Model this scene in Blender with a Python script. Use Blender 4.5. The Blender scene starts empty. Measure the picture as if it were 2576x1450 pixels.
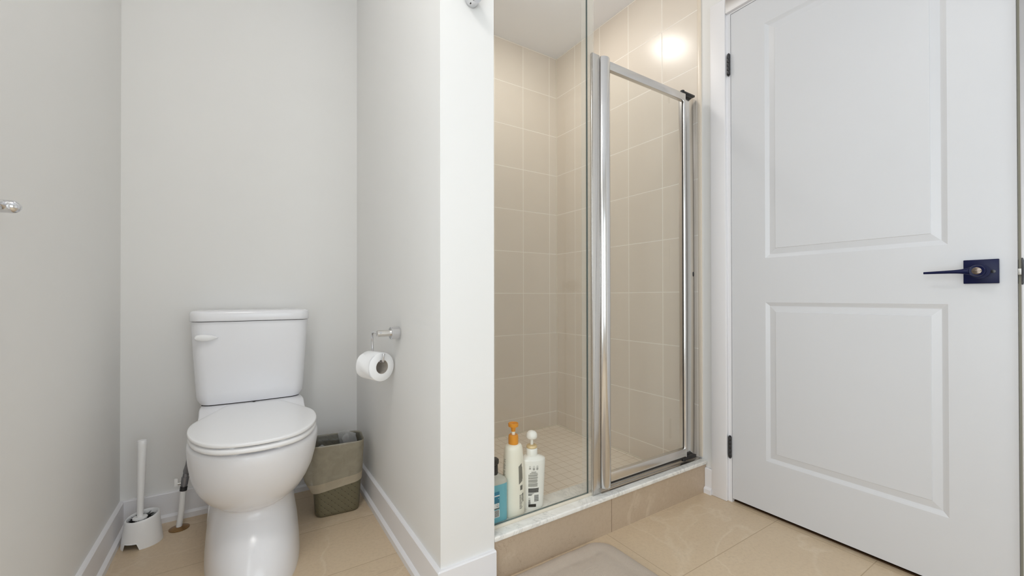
import bpy, bmesh, math, random
from mathutils import Vector, Matrix, noise
random.seed(7)
S = bpy.context.scene
COL = S.collection
PI = math.pi

# ------------------------------------------------------------------ key dimensions (metres)
A = 0.838      # left face of the partition between toilet and shower
D = 1.0025     # depth of the toilet alcove (partition ends at y = -D)
B = 1.0101     # right face of the partition
CX = 2.1005    # wall with the door
E = 0.044      # back wall of the shower
H = 2.4102     # ceiling
SF = 0.0269    # shower floor
YF = -3.30     # wall behind the camera
HB, BT, BT2, HS = 0.1086, 0.0128, 0.0228, 0.0232   # baseboard
YH, YL = -1.1106, -1.8788                       # door leaf hinge edge / latch edge
ZD0, ZD1 = 0.0168, 2.044
GY = -0.957    # plane of the shower glass

# ------------------------------------------------------------------ camera
cam = bpy.data.cameras.new('camera')
cam.sensor_width = 36.0
cam.lens = 36.0 * 1050.9459 / 2576
cam.shift_y = (742.048 - 725.0) / 2576
cam.clip_start = 0.01
co = bpy.data.objects.new('camera', cam)
COL.objects.link(co)
S.camera = co
ya, pi_, ro = math.radians(32.8634), math.radians(0.2746), math.radians(-0.0858)
fw = Vector((math.sin(ya)*math.cos(pi_), math.cos(ya)*math.cos(pi_), math.sin(pi_)))
r_ = Vector((math.cos(ya), -math.sin(ya), 0)); u_ = r_.cross(fw)
r2, u2 = math.cos(ro)*r_ + math.sin(ro)*u_, math.cos(ro)*u_ - math.sin(ro)*r_
co.matrix_world = Matrix(((r2.x, u2.x, -fw.x, .3774), (r2.y, u2.y, -fw.y, -2.0809), (r2.z, u2.z, -fw.z, .8602), (0, 0, 0, 1)))

# ------------------------------------------------------------------ colour management, world, lights
S.view_settings.view_transform = 'Standard'
S.view_settings.look = 'None'
S.view_settings.exposure = 0.27
S.view_settings.gamma = 1.0
S.view_settings.use_curve_mapping = False
S.cycles.max_bounces = 16
S.cycles.diffuse_bounces = 8
S.cycles.glossy_bounces = 8
S.cycles.transparent_max_bounces = 24
S.cycles.use_denoising = True
S.cycles.sample_clamp_indirect = 6.0
S.cycles.caustics_reflective = False
S.cycles.caustics_refractive = False
w = bpy.data.worlds.new('sky'); S.world = w; w.use_nodes = True
w.node_tree.nodes['Background'].inputs[0].default_value = (.78, .89, 1, 1)
w.node_tree.nodes['Background'].inputs[1].default_value = 1.2

def area(name, loc, rot, sx, sy, power, col, shape='RECTANGLE'):
    l = bpy.data.lights.new(name, 'AREA'); l.shape = shape; l.size = sx; l.size_y = sy
    l.energy = power; l.color = col
    o = bpy.data.objects.new(name, l); COL.objects.link(o); o.location = loc; o.rotation_euler = rot
    return o
WX0, WX1, WZ0, WZ1 = .12, 1.42, .35, 1.85   # added fill window, unseen, in the wall behind the camera
area('window_fill', ((WX0+WX1)/2, YF-.16, (WZ0+WZ1)/2), (PI/2, 0, 0), WX1-WX0, WZ1-WZ0, 8.5, (.93, .965, 1.0))
WY0, WY1, VZ0, VZ1 = -2.60, -1.60, .30, 1.85   # second window, left wall, unseen, sized to brighten the partition side
area('window_fill', (-.16, (WY0+WY1)/2, (VZ0+VZ1)/2), (0, -PI/2, 0), VZ1-VZ0, WY1-WY0, 13, (.93, .965, 1.0))

# ------------------------------------------------------------------ materials
def lin(r, g, b):
    f = lambda c: c/12.92 if c <= .04045 else ((c+.055)/1.055)**2.4
    return (f(r/255), f(g/255), f(b/255), 1)

class Mat:
    def __init__(s, name):
        s.m = bpy.data.materials.new(name); s.m.use_nodes = True
        s.t = s.m.node_tree; s.b = s.t.nodes['Principled BSDF']; s.out = s.t.nodes['Material Output']
    def n(s, typ, **kw):
        nd = s.t.nodes.new(typ)
        for k, v in kw.items():
            if k.startswith('i_'): nd.inputs[k[2:].replace('_', ' ')].default_value = v
            else: setattr(nd, k, v)
        return nd
    def l(s, a, b): s.t.links.new(a, b)
    def math(s, op, a, b=None, c=None, clamp=False):
        nd = s.t.nodes.new('ShaderNodeMath'); nd.operation = op; nd.use_clamp = clamp
        for i, v in enumerate((a, b, c)):
            if v is None: continue
            if isinstance(v, (int, float)): nd.inputs[i].default_value = v
            else: s.l(v, nd.inputs[i])
        return nd.outputs[0]
    def mix(s, fac, a, b):
        nd = s.t.nodes.new('ShaderNodeMix'); nd.data_type = 'RGBA'
        for i, v in ((0, fac), (6, a), (7, b)):
            if isinstance(v, (int, float, tuple)): nd.inputs[i].default_value = v
            else: s.l(v, nd.inputs[i])
        return nd.outputs[2]
    def set(s, color=None, rough=None, metallic=None, spec=None):
        if color is not None:
            if isinstance(color, tuple): s.b.inputs['Base Color'].default_value = color
            else: s.l(color, s.b.inputs['Base Color'])
        if rough is not None: s.b.inputs['Roughness'].default_value = rough
        if metallic is not None: s.b.inputs['Metallic'].default_value = metallic
        if spec is not None: s.b.inputs['Specular IOR Level'].default_value = spec
        return s
    def bump(s, h, strength=.2, dist=.002):
        nd = s.n('ShaderNodeBump'); nd.inputs['Strength'].default_value = strength; nd.inputs['Distance'].default_value = dist
        s.l(h, nd.inputs['Height']); s.l(nd.outputs[0], s.b.inputs['Normal'])
    def pos(s):
        return s.n('ShaderNodeNewGeometry').outputs['Position']
    def noise(s, vec, scale, detail=4, rough=.5, dist=0):
        nd = s.n('ShaderNodeTexNoise'); nd.inputs['Scale'].default_value = scale; nd.inputs['Detail'].default_value = detail
        nd.inputs['Roughness'].default_value = rough; nd.inputs['Distortion'].default_value = dist
        if vec is not None: s.l(vec, nd.inputs['Vector'])
        return nd.outputs[0]
    def ramp(s, fac, stops):
        nd = s.n('ShaderNodeValToRGB'); cr = nd.color_ramp
        while len(cr.elements) < len(stops): cr.elements.new(.5)
        for e, (p, c) in zip(cr.elements, stops): e.position = p; e.color = c
        s.l(fac, nd.inputs[0]); return nd.outputs[0]

def paint(name, c, rough=.55, bump=.03, scale=260, spec=.3):
    m = Mat(name); p = m.pos()
    n1 = m.noise(p, 3.0, 3)
    c2 = tuple(x*.965 for x in c[:3]) + (1,)
    m.set(m.mix(n1, c, c2), rough, spec=spec)
    if bump: m.bump(m.noise(p, scale, 2), bump, .001)
    return m.m

def simple(name, c, rough=.4, metallic=0, spec=.5, var=.03, scale=40):
    m = Mat(name)
    tc = m.n('ShaderNodeTexCoord').outputs['Object']
    m.set(m.mix(m.noise(tc, scale, 3), c, tuple(x*(1-var) for x in c[:3]) + (1,)), rough, metallic, spec)
    return m.m

def grid_tile(name, axes, off, size, mortar, c1, c2, cm, rough, vein=None, bump=.25, spec=.5, mrough=.8):
    """tiles on a plane; axes = the two world axes that span it, off = a grout crossing, size = tile pitch"""
    m = Mat(name); p = m.pos()
    sp = m.n('ShaderNodeSeparateXYZ'); m.l(p, sp.inputs[0])
    uv = [m.math('DIVIDE', m.math('SUBTRACT', sp.outputs['XYZ'.index(a)], o), s_) for a, o, s_ in zip(axes, off, size)]
    ms = []
    ids = []
    for q, s_ in zip(uv, size):
        fr = m.math('FRACT', q)
        dd = m.math('MULTIPLY', m.math('MINIMUM', fr, m.math('SUBTRACT', 1.0, fr)), s_)   # distance to nearest joint
        ms.append(dd); ids.append(m.math('FLOOR', q))
    dist = m.math('MINIMUM', ms[0], ms[1])
    mp = m.n('ShaderNodeMapRange'); mp.interpolation_type = 'SMOOTHSTEP'
    mp.inputs['From Min'].default_value = mortar*.35; mp.inputs['From Max'].default_value = mortar*.75
    m.l(dist, mp.inputs[0]); tile = mp.outputs[0]
    cb = m.n('ShaderNodeCombineXYZ'); m.l(ids[0], cb.inputs[0]); m.l(ids[1], cb.inputs[1])
    wn = m.n('ShaderNodeTexWhiteNoise'); wn.noise_dimensions = '3D'; m.l(cb.outputs[0], wn.inputs['Vector'])
    n1 = m.noise(p, 7, 5)
    f = m.math('ADD', m.math('MULTIPLY', wn.outputs['Value'], .35), m.math('MULTIPLY', n1, .65))
    col = m.mix(f, c1, c2)
    if vein:
        # offset the pattern for each tile so that veins break at the joints
        va = m.n('ShaderNodeVectorMath'); va.operation = 'MULTIPLY_ADD'
        m.l(wn.outputs['Color'], va.inputs[0]); va.inputs[1].default_value = (9, 7, 5); m.l(p, va.inputs[2])
        v1 = m.noise(va.outputs[0], 1.5, 5, .5, .8)
        a1 = m.math('ABSOLUTE', m.math('SUBTRACT', v1, .5))
        k = m.math('MULTIPLY', m.math('SUBTRACT', 1, m.math('DIVIDE', a1, .010), clamp=True), m.noise(p, 6, 2))
        col = m.mix(m.math('MULTIPLY', k, .55), col, vein[0])
        v2 = m.noise(va.outputs[0], 3.1, 5, .55, 1.8)
        a2 = m.math('ABSOLUTE', m.math('SUBTRACT', v2, .56))
        k2 = m.math('MULTIPLY', m.math('SUBTRACT', 1, m.math('DIVIDE', a2, .0035), clamp=True), m.math('GREATER_THAN', m.noise(p, 3.3, 1), .52))
        col = m.mix(m.math('MULTIPLY', k2, .22), col, vein[1])
        cloud = m.noise(va.outputs[0], 14, 6, .65)
        col = m.mix(m.ramp(cloud, [(.58, (0, 0, 0, 1)), (.80, (.32, .32, .32, 1))]), col, vein[0])
        fine = m.noise(p, 90, 4, .7)
        col = m.mix(m.ramp(fine, [(.35, (.10, .10, .10, 1)), (.55, (0, 0, 0, 1))]), col, vein[1])
    col = m.mix(tile, cm, col)
    m.set(col, None, spec=spec)
    m.l(m.math('ADD', m.math('MULTIPLY', tile, rough-mrough), mrough), m.b.inputs['Roughness'])
    hh = m.math('ADD', tile, m.math('MULTIPLY', n1, .12))
    m.bump(hh, bump, .0012)
    return m.m

WALL = paint('wall_paint', lin(229.5, 228.5, 226), .6, .05)
CEILM = paint('ceiling_paint', lin(240, 242, 247), .8, .06, 180)
TRIM = paint('trim_paint', lin(232, 231, 233), .45, .015, 120, .5)
DOORM = paint('door_paint', lin(211, 212, 215), .38, .02, 150, .5)
TC1, TC2, TCM = lin(227, 218, 206), lin(221, 211, 198), lin(240, 235, 226)
TILE_R = grid_tile('wall_tile_right', 'YZ', (-.1330, .1185), (.2125, .2543),   .0034, TC1, TC2, TCM, .25)
TILE_B = grid_tile('wall_tile_back', 'XZ', (1.8335, .1185), (.2045, .2543),   .0034, TC1, TC2, TCM, .25)
MOSAIC = grid_tile('mosaic_tile', 'XY', (1.532, -.655), (.0545, .0545), .0020, lin(242, 233, 220), lin(236, 226, 212), lin(206, 190, 170), .5, bump=.12)
VEIN = (lin(226, 212, 190), lin(120, 94, 66))
FLOORM = grid_tile('floor_tile', 'XY', (1.487, -1.2825), (.60, .2975), .0024, lin(210, 190, 162), lin(200, 179, 150), lin(180, 159, 132), .36, VEIN, .12)
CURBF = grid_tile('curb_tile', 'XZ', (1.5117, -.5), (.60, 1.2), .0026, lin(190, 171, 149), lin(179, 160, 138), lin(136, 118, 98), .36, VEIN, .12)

def marble():
    m = Mat('white_marble'); p = m.pos()
    n1 = m.noise(p, 9, 6, .6, 1.5)
    a = m.math('ABSOLUTE', m.math('SUBTRACT', n1, .5))
    k = m.math('SUBTRACT', 1, m.math('DIVIDE', a, .035), clamp=True)
    n2 = m.noise(p, 22, 5, .6, .6)
    col = m.mix(m.ramp(n2, [(.45, (0, 0, 0, 1)), (.75, (.6, .6, .6, 1))]), lin(236, 234, 228), lin(214, 211, 202))
    col = m.mix(m.math('MULTIPLY', m.math('MULTIPLY', k, n2), .68), col, lin(168, 168, 167))
    m.set(col, .25); return m.m
MARBLE = marble()
PORC = simple('porcelain', lin(234, 234, 237), .20, 0, .6, .01)
PLASTIC_W = simple('white_plastic', lin(238, 238, 238), .3, 0, .5, .015)
SEATM = simple('seat_plastic', lin(240, 240, 241), .22, 0, .5, .01)
CHROME = simple('chrome', lin(226, 226, 228), .07, 1.0, .5, .01)
ALU = simple('polished_aluminium', lin(226, 225, 224), .17, 1.0, .5, .02)
BRUSHED = simple('satin_aluminium', lin(224, 221, 217), .26, 1.0, .5, .04)
BRASS = simple('aged_brass', lin(166, 132, 92), .35, 1.0, .5, .15)
GALV = simple('grey_valve_metal', lin(150, 150, 154), .38, 1.0, .5, .1)
STEEL = simple('latch_steel', lin(205, 203, 198), .35, 1.0, .5, .05)
BLACK = simple('black_plastic', lin(26, 24, 23), .4, 0, .5, .1)
DARKM = simple('dark_hinge_metal', lin(70, 70, 72), .35, .8, .5, .1)
NAVY = simple('navy_black_metal', lin(3, 12, 58), .34, .0, .22, .1)
NAVY2 = simple('thumbturn_metal', lin(120, 108, 98), .2, .9, .5, .1)
BRIS = simple('black_bristles', lin(38, 38, 38), .8, 0, .2, .3)
STOPM = simple('stop_shade', lin(172, 168, 152), .8, 0, .3, .05)  # olive tone standing for the shadow in the door rebate
SILIC = simple('silicone_seal', lin(222, 214, 198), .45, 0, .4, .03)
EDGETRIM = simple('tile_edge_trim', lin(226, 214, 197), .35, 0, .5, .04)
CARPET = simple('hall_carpet', lin(84, 62, 42), .95, 0, .1, .6, 300)
PAPER = simple('tissue_paper', lin(244, 244, 244), .9, 0, .1, .02, 120)
CARD = simple('roll_cardboard', lin(186, 178, 168), .9, 0, .1, .05, 120)
CREAM = simple('cream_bottle', lin(244, 238, 222), .32, 0, .5, .02)
WHITEB = simple('white_bottle', lin(240, 237, 230), .25, 0, .5, .01)
ORANGE = simple('orange_pump', lin(228, 148, 34), .3, 0, .5, .06)
GOLD = simple('gold_ring', lin(224, 198, 150), .35, .15, .5, .06)
TEAL = simple('teal_soap_bottle', lin(112, 182, 196), .18, 0, .5, .08, 30)
TEALL = simple('blue_label', lin(40, 128, 158), .35, 0, .5, .04)
INK = simple('print_ink', lin(70, 68, 64), .6, 0, .3, .05)
INK2 = simple('grey_print', lin(128, 124, 114), .6, 0, .3, .05)
INKW = simple('white_print', lin(226, 228, 226), .6, 0, .3, .03)
CLEARGREY = simple('clear_bottle_top', lin(196, 192, 180), .15, 0, .5, .05)
DARKGAP = simple('dark_gap_fill', lin(46, 42, 38), .6, 0, .3, .1)  # dark fill for shaded joints and gaps, also the hook set screw

def glass(name, tint, edge=None):
    m = Mat(name); m.t.nodes.remove(m.b)
    tr = m.n('ShaderNodeBsdfTransparent'); tr.inputs[0].default_value = tint
    gl = m.n('ShaderNodeBsdfGlossy'); gl.inputs['Roughness'].default_value = .01
    fr = m.n('ShaderNodeFresnel'); fr.inputs[0].default_value = 1.5
    geo = m.n('ShaderNodeNewGeometry')
    # only the outer skins mirror, so the pane reads as one sheet
    f = m.math('MULTIPLY', fr.outputs[0], m.math('SUBTRACT', 1.0, geo.outputs['Backfacing']))
    mx = m.n('ShaderNodeMixShader'); m.l(f, mx.inputs[0]); m.l(tr.outputs[0], mx.inputs[1]); m.l(gl.outputs[0], mx.inputs[2])
    m.l(mx.outputs[0], m.out.inputs[0]); return m.m
GLASS = glass('clear_glass', (.985, .993, .988, 1))
def glass_edge():
    m = Mat('polished_glass_edge'); m.set(lin(88, 104, 102), .15, spec=.6); return m.m
GEDGE = glass_edge()
def vinyl():
    m = Mat('clear_vinyl'); m.t.nodes.remove(m.b)
    tr = m.n('ShaderNodeBsdfTransparent'); tr.inputs[0].default_value = (.97, .97, .96, 1)
    df = m.n('ShaderNodeBsdfTranslucent'); df.inputs[0].default_value = (.9, .9, .88, 1)
    d2 = m.n('ShaderNodeBsdfDiffuse'); d2.inputs[0].default_value = (.85, .85, .83, 1)
    m1 = m.n('ShaderNodeMixShader'); m1.inputs[0].default_value = .5; m.l(df.outputs[0], m1.inputs[1]); m.l(d2.outputs[0], m1.inputs[2])
    mx = m.n('ShaderNodeMixShader'); mx.inputs[0].default_value = .16
    m.l(tr.outputs[0], mx.inputs[1]); m.l(m1.outputs[0], mx.inputs[2]); m.l(mx.outputs[0], m.out.inputs[0]); return m.m
VINYL = vinyl()
def film(name, col, op):
    m = Mat(name); m.t.nodes.remove(m.b)
    tr = m.n('ShaderNodeBsdfTransparent'); tr.inputs[0].default_value = (.97, .96, .93, 1)
    df = m.n('ShaderNodeBsdfDiffuse'); df.inputs[0].default_value = col
    tl = m.n('ShaderNodeBsdfTranslucent'); tl.inputs[0].default_value = col
    gl = m.n('ShaderNodeBsdfGlossy'); gl.inputs['Roughness'].default_value = .25; gl.inputs[0].default_value = (.8, .8, .8, 1)
    a = m.n('ShaderNodeMixShader'); a.inputs[0].default_value = .4; m.l(df.outputs[0], a.inputs[1]); m.l(tl.outputs[0], a.inputs[2])
    b = m.n('ShaderNodeMixShader'); b.inputs[0].default_value = .06; m.l(a.outputs[0], b.inputs[1]); m.l(gl.outputs[0], b.inputs[2])
    c = m.n('ShaderNodeMixShader')
    tc = m.n('ShaderNodeTexCoord').outputs['Object']
    m.l(m.math('ADD', m.math('MULTIPLY', m.noise(tc, 26, 5, .6, .8), .35), op-.17, clamp=True), c.inputs[0])
    m.l(tr.outputs[0], c.inputs[1]); m.l(b.outputs[0], c.inputs[2])
    m.l(c.outputs[0], m.out.inputs[0]); return m.m
FILM = film('bin_bag_film', lin(205, 196, 175), .66)
HEM = film('bin_bag_hem', lin(214, 201, 176), .86)
FILMIN = film('bin_bag_inner_shade', lin(150, 150, 148), .34)  # inner film tinted darker for the shade inside the bin
TUFT = film('bin_bag_tuft', lin(226, 226, 226), .55)

def basket():
    m = Mat('woven_olive_plastic')
    uv = m.n('ShaderNodeUVMap').outputs[0]
    sp = m.n('ShaderNodeSeparateXYZ'); m.l(uv, sp.inputs[0])
    P = .0247
    a = m.math('DIVIDE', m.math('ADD', sp.outputs[0], m.math('MULTIPLY', sp.outputs[1], 1.0)), P)
    b = m.math('DIVIDE', m.math('SUBTRACT', sp.outputs[0], m.math('MULTIPLY', sp.outputs[1], 1.0)), P)
    fa, fb = m.math('SUBTRACT', m.math('FRACT', a), .5), m.math('SUBTRACT', m.math('FRACT', b), .5)
    r = m.math('SQRT', m.math('ADD', m.math('MULTIPLY', fa, fa), m.math('MULTIPLY', fb, fb)))
    hole = m.math('LESS_THAN', r, .082)
    ea = m.math('ABSOLUTE', fa)
    eb = m.math('ABSOLUTE', fb)
    ridge = m.math('MULTIPLY', m.math('ADD', ea, fb), 1.0)
    groove = m.math('LESS_THAN', ea, .03)
    col = m.mix(m.noise(uv, 60, 3), lin(108, 101, 78), lin(98, 91, 69))
    col = m.mix(m.math('MULTIPLY', groove, .55), col, lin(74, 68, 50))
    col = m.mix(hole, col, lin(22, 20, 14))
    m.set(col, .5)
    m.bump(m.math('SUBTRACT', m.math('SUBTRACT', m.math('MULTIPLY', ridge, .8), m.math('MULTIPLY', groove, .5)), m.math('MULTIPLY', hole, 1.0)), .5, .0016)
    return m.m
BASKET = basket()
def rug(name, c1, c2):
    m = Mat(name); p = m.pos()
    n1, n2 = m.noise(p, 420, 3, .7), m.noise(p, 9, 3)
    m.set(m.mix(m.math('ADD', m.math('MULTIPLY', n1, .6), m.math('MULTIPLY', n2, .4)), c1, c2), .95, spec=.1)
    m.bump(n1, .8, .004); m.b.inputs['Sheen Weight'].default_value = .25; return m.m
RUG = rug('taupe_pile', lin(212, 197, 180), lin(184, 168, 151))
def lampmat(name, col, st):
    m = Mat(name); m.set(lin(245, 243, 238), .3)
    m.b.inputs['Emission Color'].default_value = col; m.b.inputs['Emission Strength'].default_value = st; return m.m

# ------------------------------------------------------------------ mesh building
WLOC = {}
class M:
    def __init__(s): s.b = bmesh.new()
    def v(s, *p): return s.b.verts.new(p if len(p) == 3 else p[0])
    def face(s, pts):
        return s.b.faces.new([s.v(*q) for q in pts])
    def box(s, x0, x1, y0, y1, z0, z1):
        vs = [s.v(x, y, z) for z in (z0, z1) for y in (y0, y1) for x in (x0, x1)]
        for f in ((0, 2, 3, 1), (4, 5, 7, 6), (0, 1, 5, 4), (2, 6, 7, 3), (0, 4, 6, 2), (1, 3, 7, 5)):
            s.b.faces.new([vs[i] for i in f])
        return s
    def loft(s, rings, cap0=True, cap1=True, closed=True):
        R = [[s.v(*q) for q in r] for r in rings]
        n = len(R[0])
        for a, b in zip(R, R[1:]):
            for i in range(n if closed else n-1):
                j = (i+1) % n
                s.b.faces.new((a[i], a[j], b[j], b[i]))
        if cap0: s.b.faces.new(R[0][::-1])
        if cap1: s.b.faces.new(R[-1])
        return s
    def lathe(s, prof, c, n=40, sx=1, sy=1, axis='Z', cap0=True, cap1=True, rot=0):
        rings = []
        for r, h in prof:
            ring = []
            for k in range(n):
                t = 2*PI*k/n + rot
                p, q = r*sx*math.cos(t), r*sy*math.sin(t)
                if axis == 'Z': ring.append((c[0]+p, c[1]+q, c[2]+h))
                elif axis == 'Y': ring.append((c[0]+p, c[1]+h, c[2]-q))
                else: ring.append((c[0]+h, c[1]+p, c[2]+q))
            rings.append(ring)
        return s.loft(rings, cap0, cap1)
    def tube(s, pts, r, n=16, caps=True, sz=1.0):
        pts = [Vector(p) for p in pts]
        rr = r if isinstance(r, (list, tuple)) else [r]*len(pts)
        tan = []
        for i in range(len(pts)):
            a = pts[max(i-1, 0)]; b = pts[min(i+1, len(pts)-1)]
            tan.append((b-a).normalized())
        t0 = tan[0]; nrm = t0.orthogonal().normalized(); rings = []
        for i, p in enumerate(pts):
            if i:
                q = tan[i-1].rotation_difference(tan[i]); nrm = (q @ nrm)
            bn = tan[i].cross(nrm).normalized(); nn = bn.cross(tan[i]).normalized()
            rings.append([p + rr[i]*(math.cos(2*PI*k/n)*nn + math.sin(2*PI*k/n)*bn) for k in range(n)])
        return s.loft(rings, caps, caps)
    def build(s, name, mat, parent=None, loc=None, bevel=0, seg=2, bang=35, ang=38, smooth=True, label=None):
        b = s.b
        bmesh.ops.remove_doubles(b, verts=b.verts[:], dist=1e-6)
        bmesh.ops.recalc_face_normals(b, faces=b.faces[:])
        if bevel:
            ed = [e for e in b.edges if len(e.link_faces) == 2 and e.calc_face_angle(0) > math.radians(bang)]
            bmesh.ops.bevel(b, geom=ed, offset=bevel, segments=seg, profile=.5, affect='EDGES', clamp_overlap=True)
            bmesh.ops.recalc_face_normals(b, faces=b.faces[:])
        for f in b.faces: f.smooth = smooth
        for e in b.edges: e.smooth = not (len(e.link_faces) == 2 and e.calc_face_angle(0) > math.radians(ang))
        pl = WLOC.get(parent.name, Vector((0, 0, 0))) if parent else Vector((0, 0, 0))
        L = Vector(loc) if loc is not None else pl
        for v in b.verts: v.co -= L
        me = bpy.data.meshes.new(name); b.to_mesh(me); b.free()
        o = bpy.data.objects.new(name, me); COL.objects.link(o)
        if mat: me.materials.append(mat)
        if parent: o.parent = parent
        o.location = L - pl
        WLOC[o.name] = L
        if label: o['label'] = label
        return o

def thing(name, label, cat, loc):
    o = bpy.data.objects.new(name, None); o.empty_display_size = .05
    COL.objects.link(o); o.location = loc; WLOC[o.name] = Vector(loc)
    o['label'] = label; o['category'] = cat
    return o
def tag(o, label, cat, kind=None):
    o['label'] = label; o['category'] = cat
    if kind: o['kind'] = kind
    return o
def struct(o, label, cat):
    o['kind'] = 'structure'; o['label'] = label; o['category'] = cat; return o
def smooth01(a, b, x):
    t = min(max((x-a)/(b-a), 0), 1); return t*t*(3-2*t)
def arc(c, r, a0, a1, n, f):
    return [f(c[0]+r*math.cos(a0+(a1-a0)*k/n), c[1]+r*math.sin(a0+(a1-a0)*k/n)) for k in range(n+1)]

# ================================================================== SETTING
struct(M().box(-.2, CX+.016, YF-.12, E+.15, -.06, 0).build('floor', FLOORM, smooth=False),
       'beige stone tile floor with long rectangular tiles', 'floor')
struct(M().box(CX+.016, CX+1.0, -2.3, -.8, -.06, .004).build('floor_hall', CARPET, smooth=False),
       'dark brown hall floor glimpsed under the white door', 'floor')
struct(M().box(-.2, CX+.12, YF-.12, E+.15, H, H+.06).build('ceiling', CEILM, smooth=False), 'flat white ceiling above the glass shower', 'ceiling')
m = M()
m.box(-.12, 0, WY1, E+.12, 0, H).box(-.12, 0, YF-.1, WY0, 0, H).box(-.12, 0, WY0, WY1, 0, VZ0).box(-.12, 0, WY0, WY1, VZ1, H)
struct(m.build('wall_left', WALL, smooth=False), 'plain off-white wall left of the toilet', 'wall')
struct(M().box(0, A, 0, .12, 0, H).build('wall_back', WALL, smooth=False), 'plain off-white wall behind the toilet tank', 'wall')
struct(M().box(A, B, -D, .12, 0, H).build('wall_partition', WALL, smooth=False), 'off-white partition wall between toilet and shower', 'wall')
m = M()
m.box(CX, CX+.12, -1.0926, E+.15, 0, H).box(CX, CX+.12, YF-.1, -1.8888, 0, H).box(CX, CX+.12, -1.8888, -1.0926, 2.052, H)
struct(m.build('wall_right', WALL, smooth=False), 'off-white wall around the white door', 'wall')
m = M()
m.box(-.12, WX0, YF-.12, YF, 0, H).box(WX1, CX+.12, YF-.12, YF, 0, H).box(WX0, WX1, YF-.12, YF, 0, WZ0).box(WX0, WX1, YF-.12, YF, WZ1, H)
struct(m.build('wall_front', WALL, smooth=False), 'off-white wall behind the viewpoint', 'wall')
struct(M().box(CX-.0022, CX, -.9600, E, 0.0, H).build('wall_shower_right', TILE_R, smooth=False), 'beige tiled right wall of the shower with a light glare', 'wall')
struct(M().box(B, CX-.002, E, E+.15, 0, H).build('wall_shower_back', TILE_B, smooth=False), 'beige tiled back wall of the shower', 'wall')
struct(M().box(B, B+.002, -.95, E, 0, H).build('wall_shower_left', TILE_R, smooth=False), 'beige tiled wall on the hidden side of the partition', 'wall')
# shower floor with a cove along the walls
m = M()
m.box(B+.002, CX-.0022, -.866, E, .002, SF-.006)
cv = .03
x0, x1, y0, y1 = B+.002, CX-.0022, -.866, E
m.loft([[(x0, y0, SF), (x1, y0, SF), (x1, y1, SF), (x0, y1, SF)],
        [(x0+cv, y0+.005, SF-.0045), (x1-cv, y0+.005, SF-.0045), (x1-cv, y1-cv, SF-.0045), (x0+cv, y1-cv, SF-.0045)]], False, True)
struct(m.build('floor_shower', MOSAIC, smooth=False), 'small square mosaic tile floor inside the shower', 'floor')
# caulk bead along the foot of the shower walls
m = M()
m.tube([(B+.003, E-.001, SF+.001), (CX-.003, E-.001, SF+.001)], .0042, 10).tube([(CX-.003, E, SF+.001), (CX-.003, -.866, SF+.001)], .0042, 10)
struct(m.build('trim_4', SILIC), 'pale caulk line where shower walls meet the mosaic floor', 'trim')
# corner grout
struct(M().tube([(CX-.003, E-.001, SF), (CX-.003, E-.001, H-.001)], .0036, 8).build('trim_5', SILIC), 'pale grout line in the back corner of the shower', 'trim')
# tile edge trim
struct(M().box(CX-.006, CX, -.9785, -.9600, .145, H).build('trim_2', EDGETRIM, bevel=.003), 'beige bullnose strip ending the shower tiles', 'trim')

m = M()
m.box(CX+.9, CX+1.0, -2.3, -.8, .004, 2.3).box(CX+.12, CX+.9, -2.3, -2.2, .004, 2.3).box(CX+.12, CX+.9, -.9, -.8, .004, 2.3).box(CX+.12, CX+1.0, -2.3, -.8, 2.3, 2.4)
struct(m.build('wall_hall', WALL, smooth=False), 'unlit hall walls behind the closed door', 'wall')
# baseboards: profile extruded along a run;   pts = list of (x, y) on the wall line, inward normal to the right-hand side given
def baseboard(name, p0, p1, nrm, label, m0=0, m1=0):
    """p0,p1 on the wall plane, nrm = direction into the room, m0/m1 = mitre (+1 extends outward with depth, -1 shrinks)"""
    prof = [(0, 0), (BT2, 0), (BT2, HS-.004), (BT2-.004, HS), (BT, HS+.004), (BT, HB-.003), (BT-.003, HB), (0, HB)]
    d = (Vector(p1)-Vector(p0)).normalized(); n = Vector(nrm)
    rings = []
    for p, mm, sg in ((Vector(p0), m0, -1), (Vector(p1), m1, 1)):
        rings.append([(*(p + n*t + d*(sg*mm*t)), z) for t, z in prof])
    return struct(M().loft(rings).build(name, TRIM, smooth=False), label, 'baseboard')
baseboard('baseboard_left', (0, YF), (0, 0), (1, 0), 'white baseboard along the left wall', 0, -1)
baseboard('baseboard_back', (0, 0), (A, 0), (0, -1), 'white baseboard behind the toilet', -1, -1)
baseboard('baseboard_partition', (A, 0), (A, -D), (-1, 0), 'white baseboard along the side of the partition beside the waste bin', -1, 1)
baseboard('baseboard_end', (A, -D), (B, -D), (0, -1), 'short white baseboard on the end of the partition', 1, 0)
baseboard('baseboard_right', (CX, -.994), (CX, -1.0265), (-1, 0), 'short white baseboard between shower curb and door casing', 0, 0)

# shower curb
cb = thing('shower_curb', 'low tiled shower curb topped with a white marble sill', 'curb', (1.555, -.93, 0))
ZM0, ZM1 = .1235, .1395
M().box(B+.002, CX-.0022, -.993, -.868, 0, ZM0).build('curb_riser', CURBF, cb, smooth=False, label='beige stone tile face of the curb')
M().box(B+.002, CX-.0022, -1.0015, -.865, ZM0, ZM1).build('marble_sill', MARBLE, cb, bevel=.004, seg=3, label='white marble sill with grey veins')

# ------------------------------------------------------------------ door and casing
CT = .015
m = M()
def casing(m, y_in, y_out, sgn):
    pass
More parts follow.
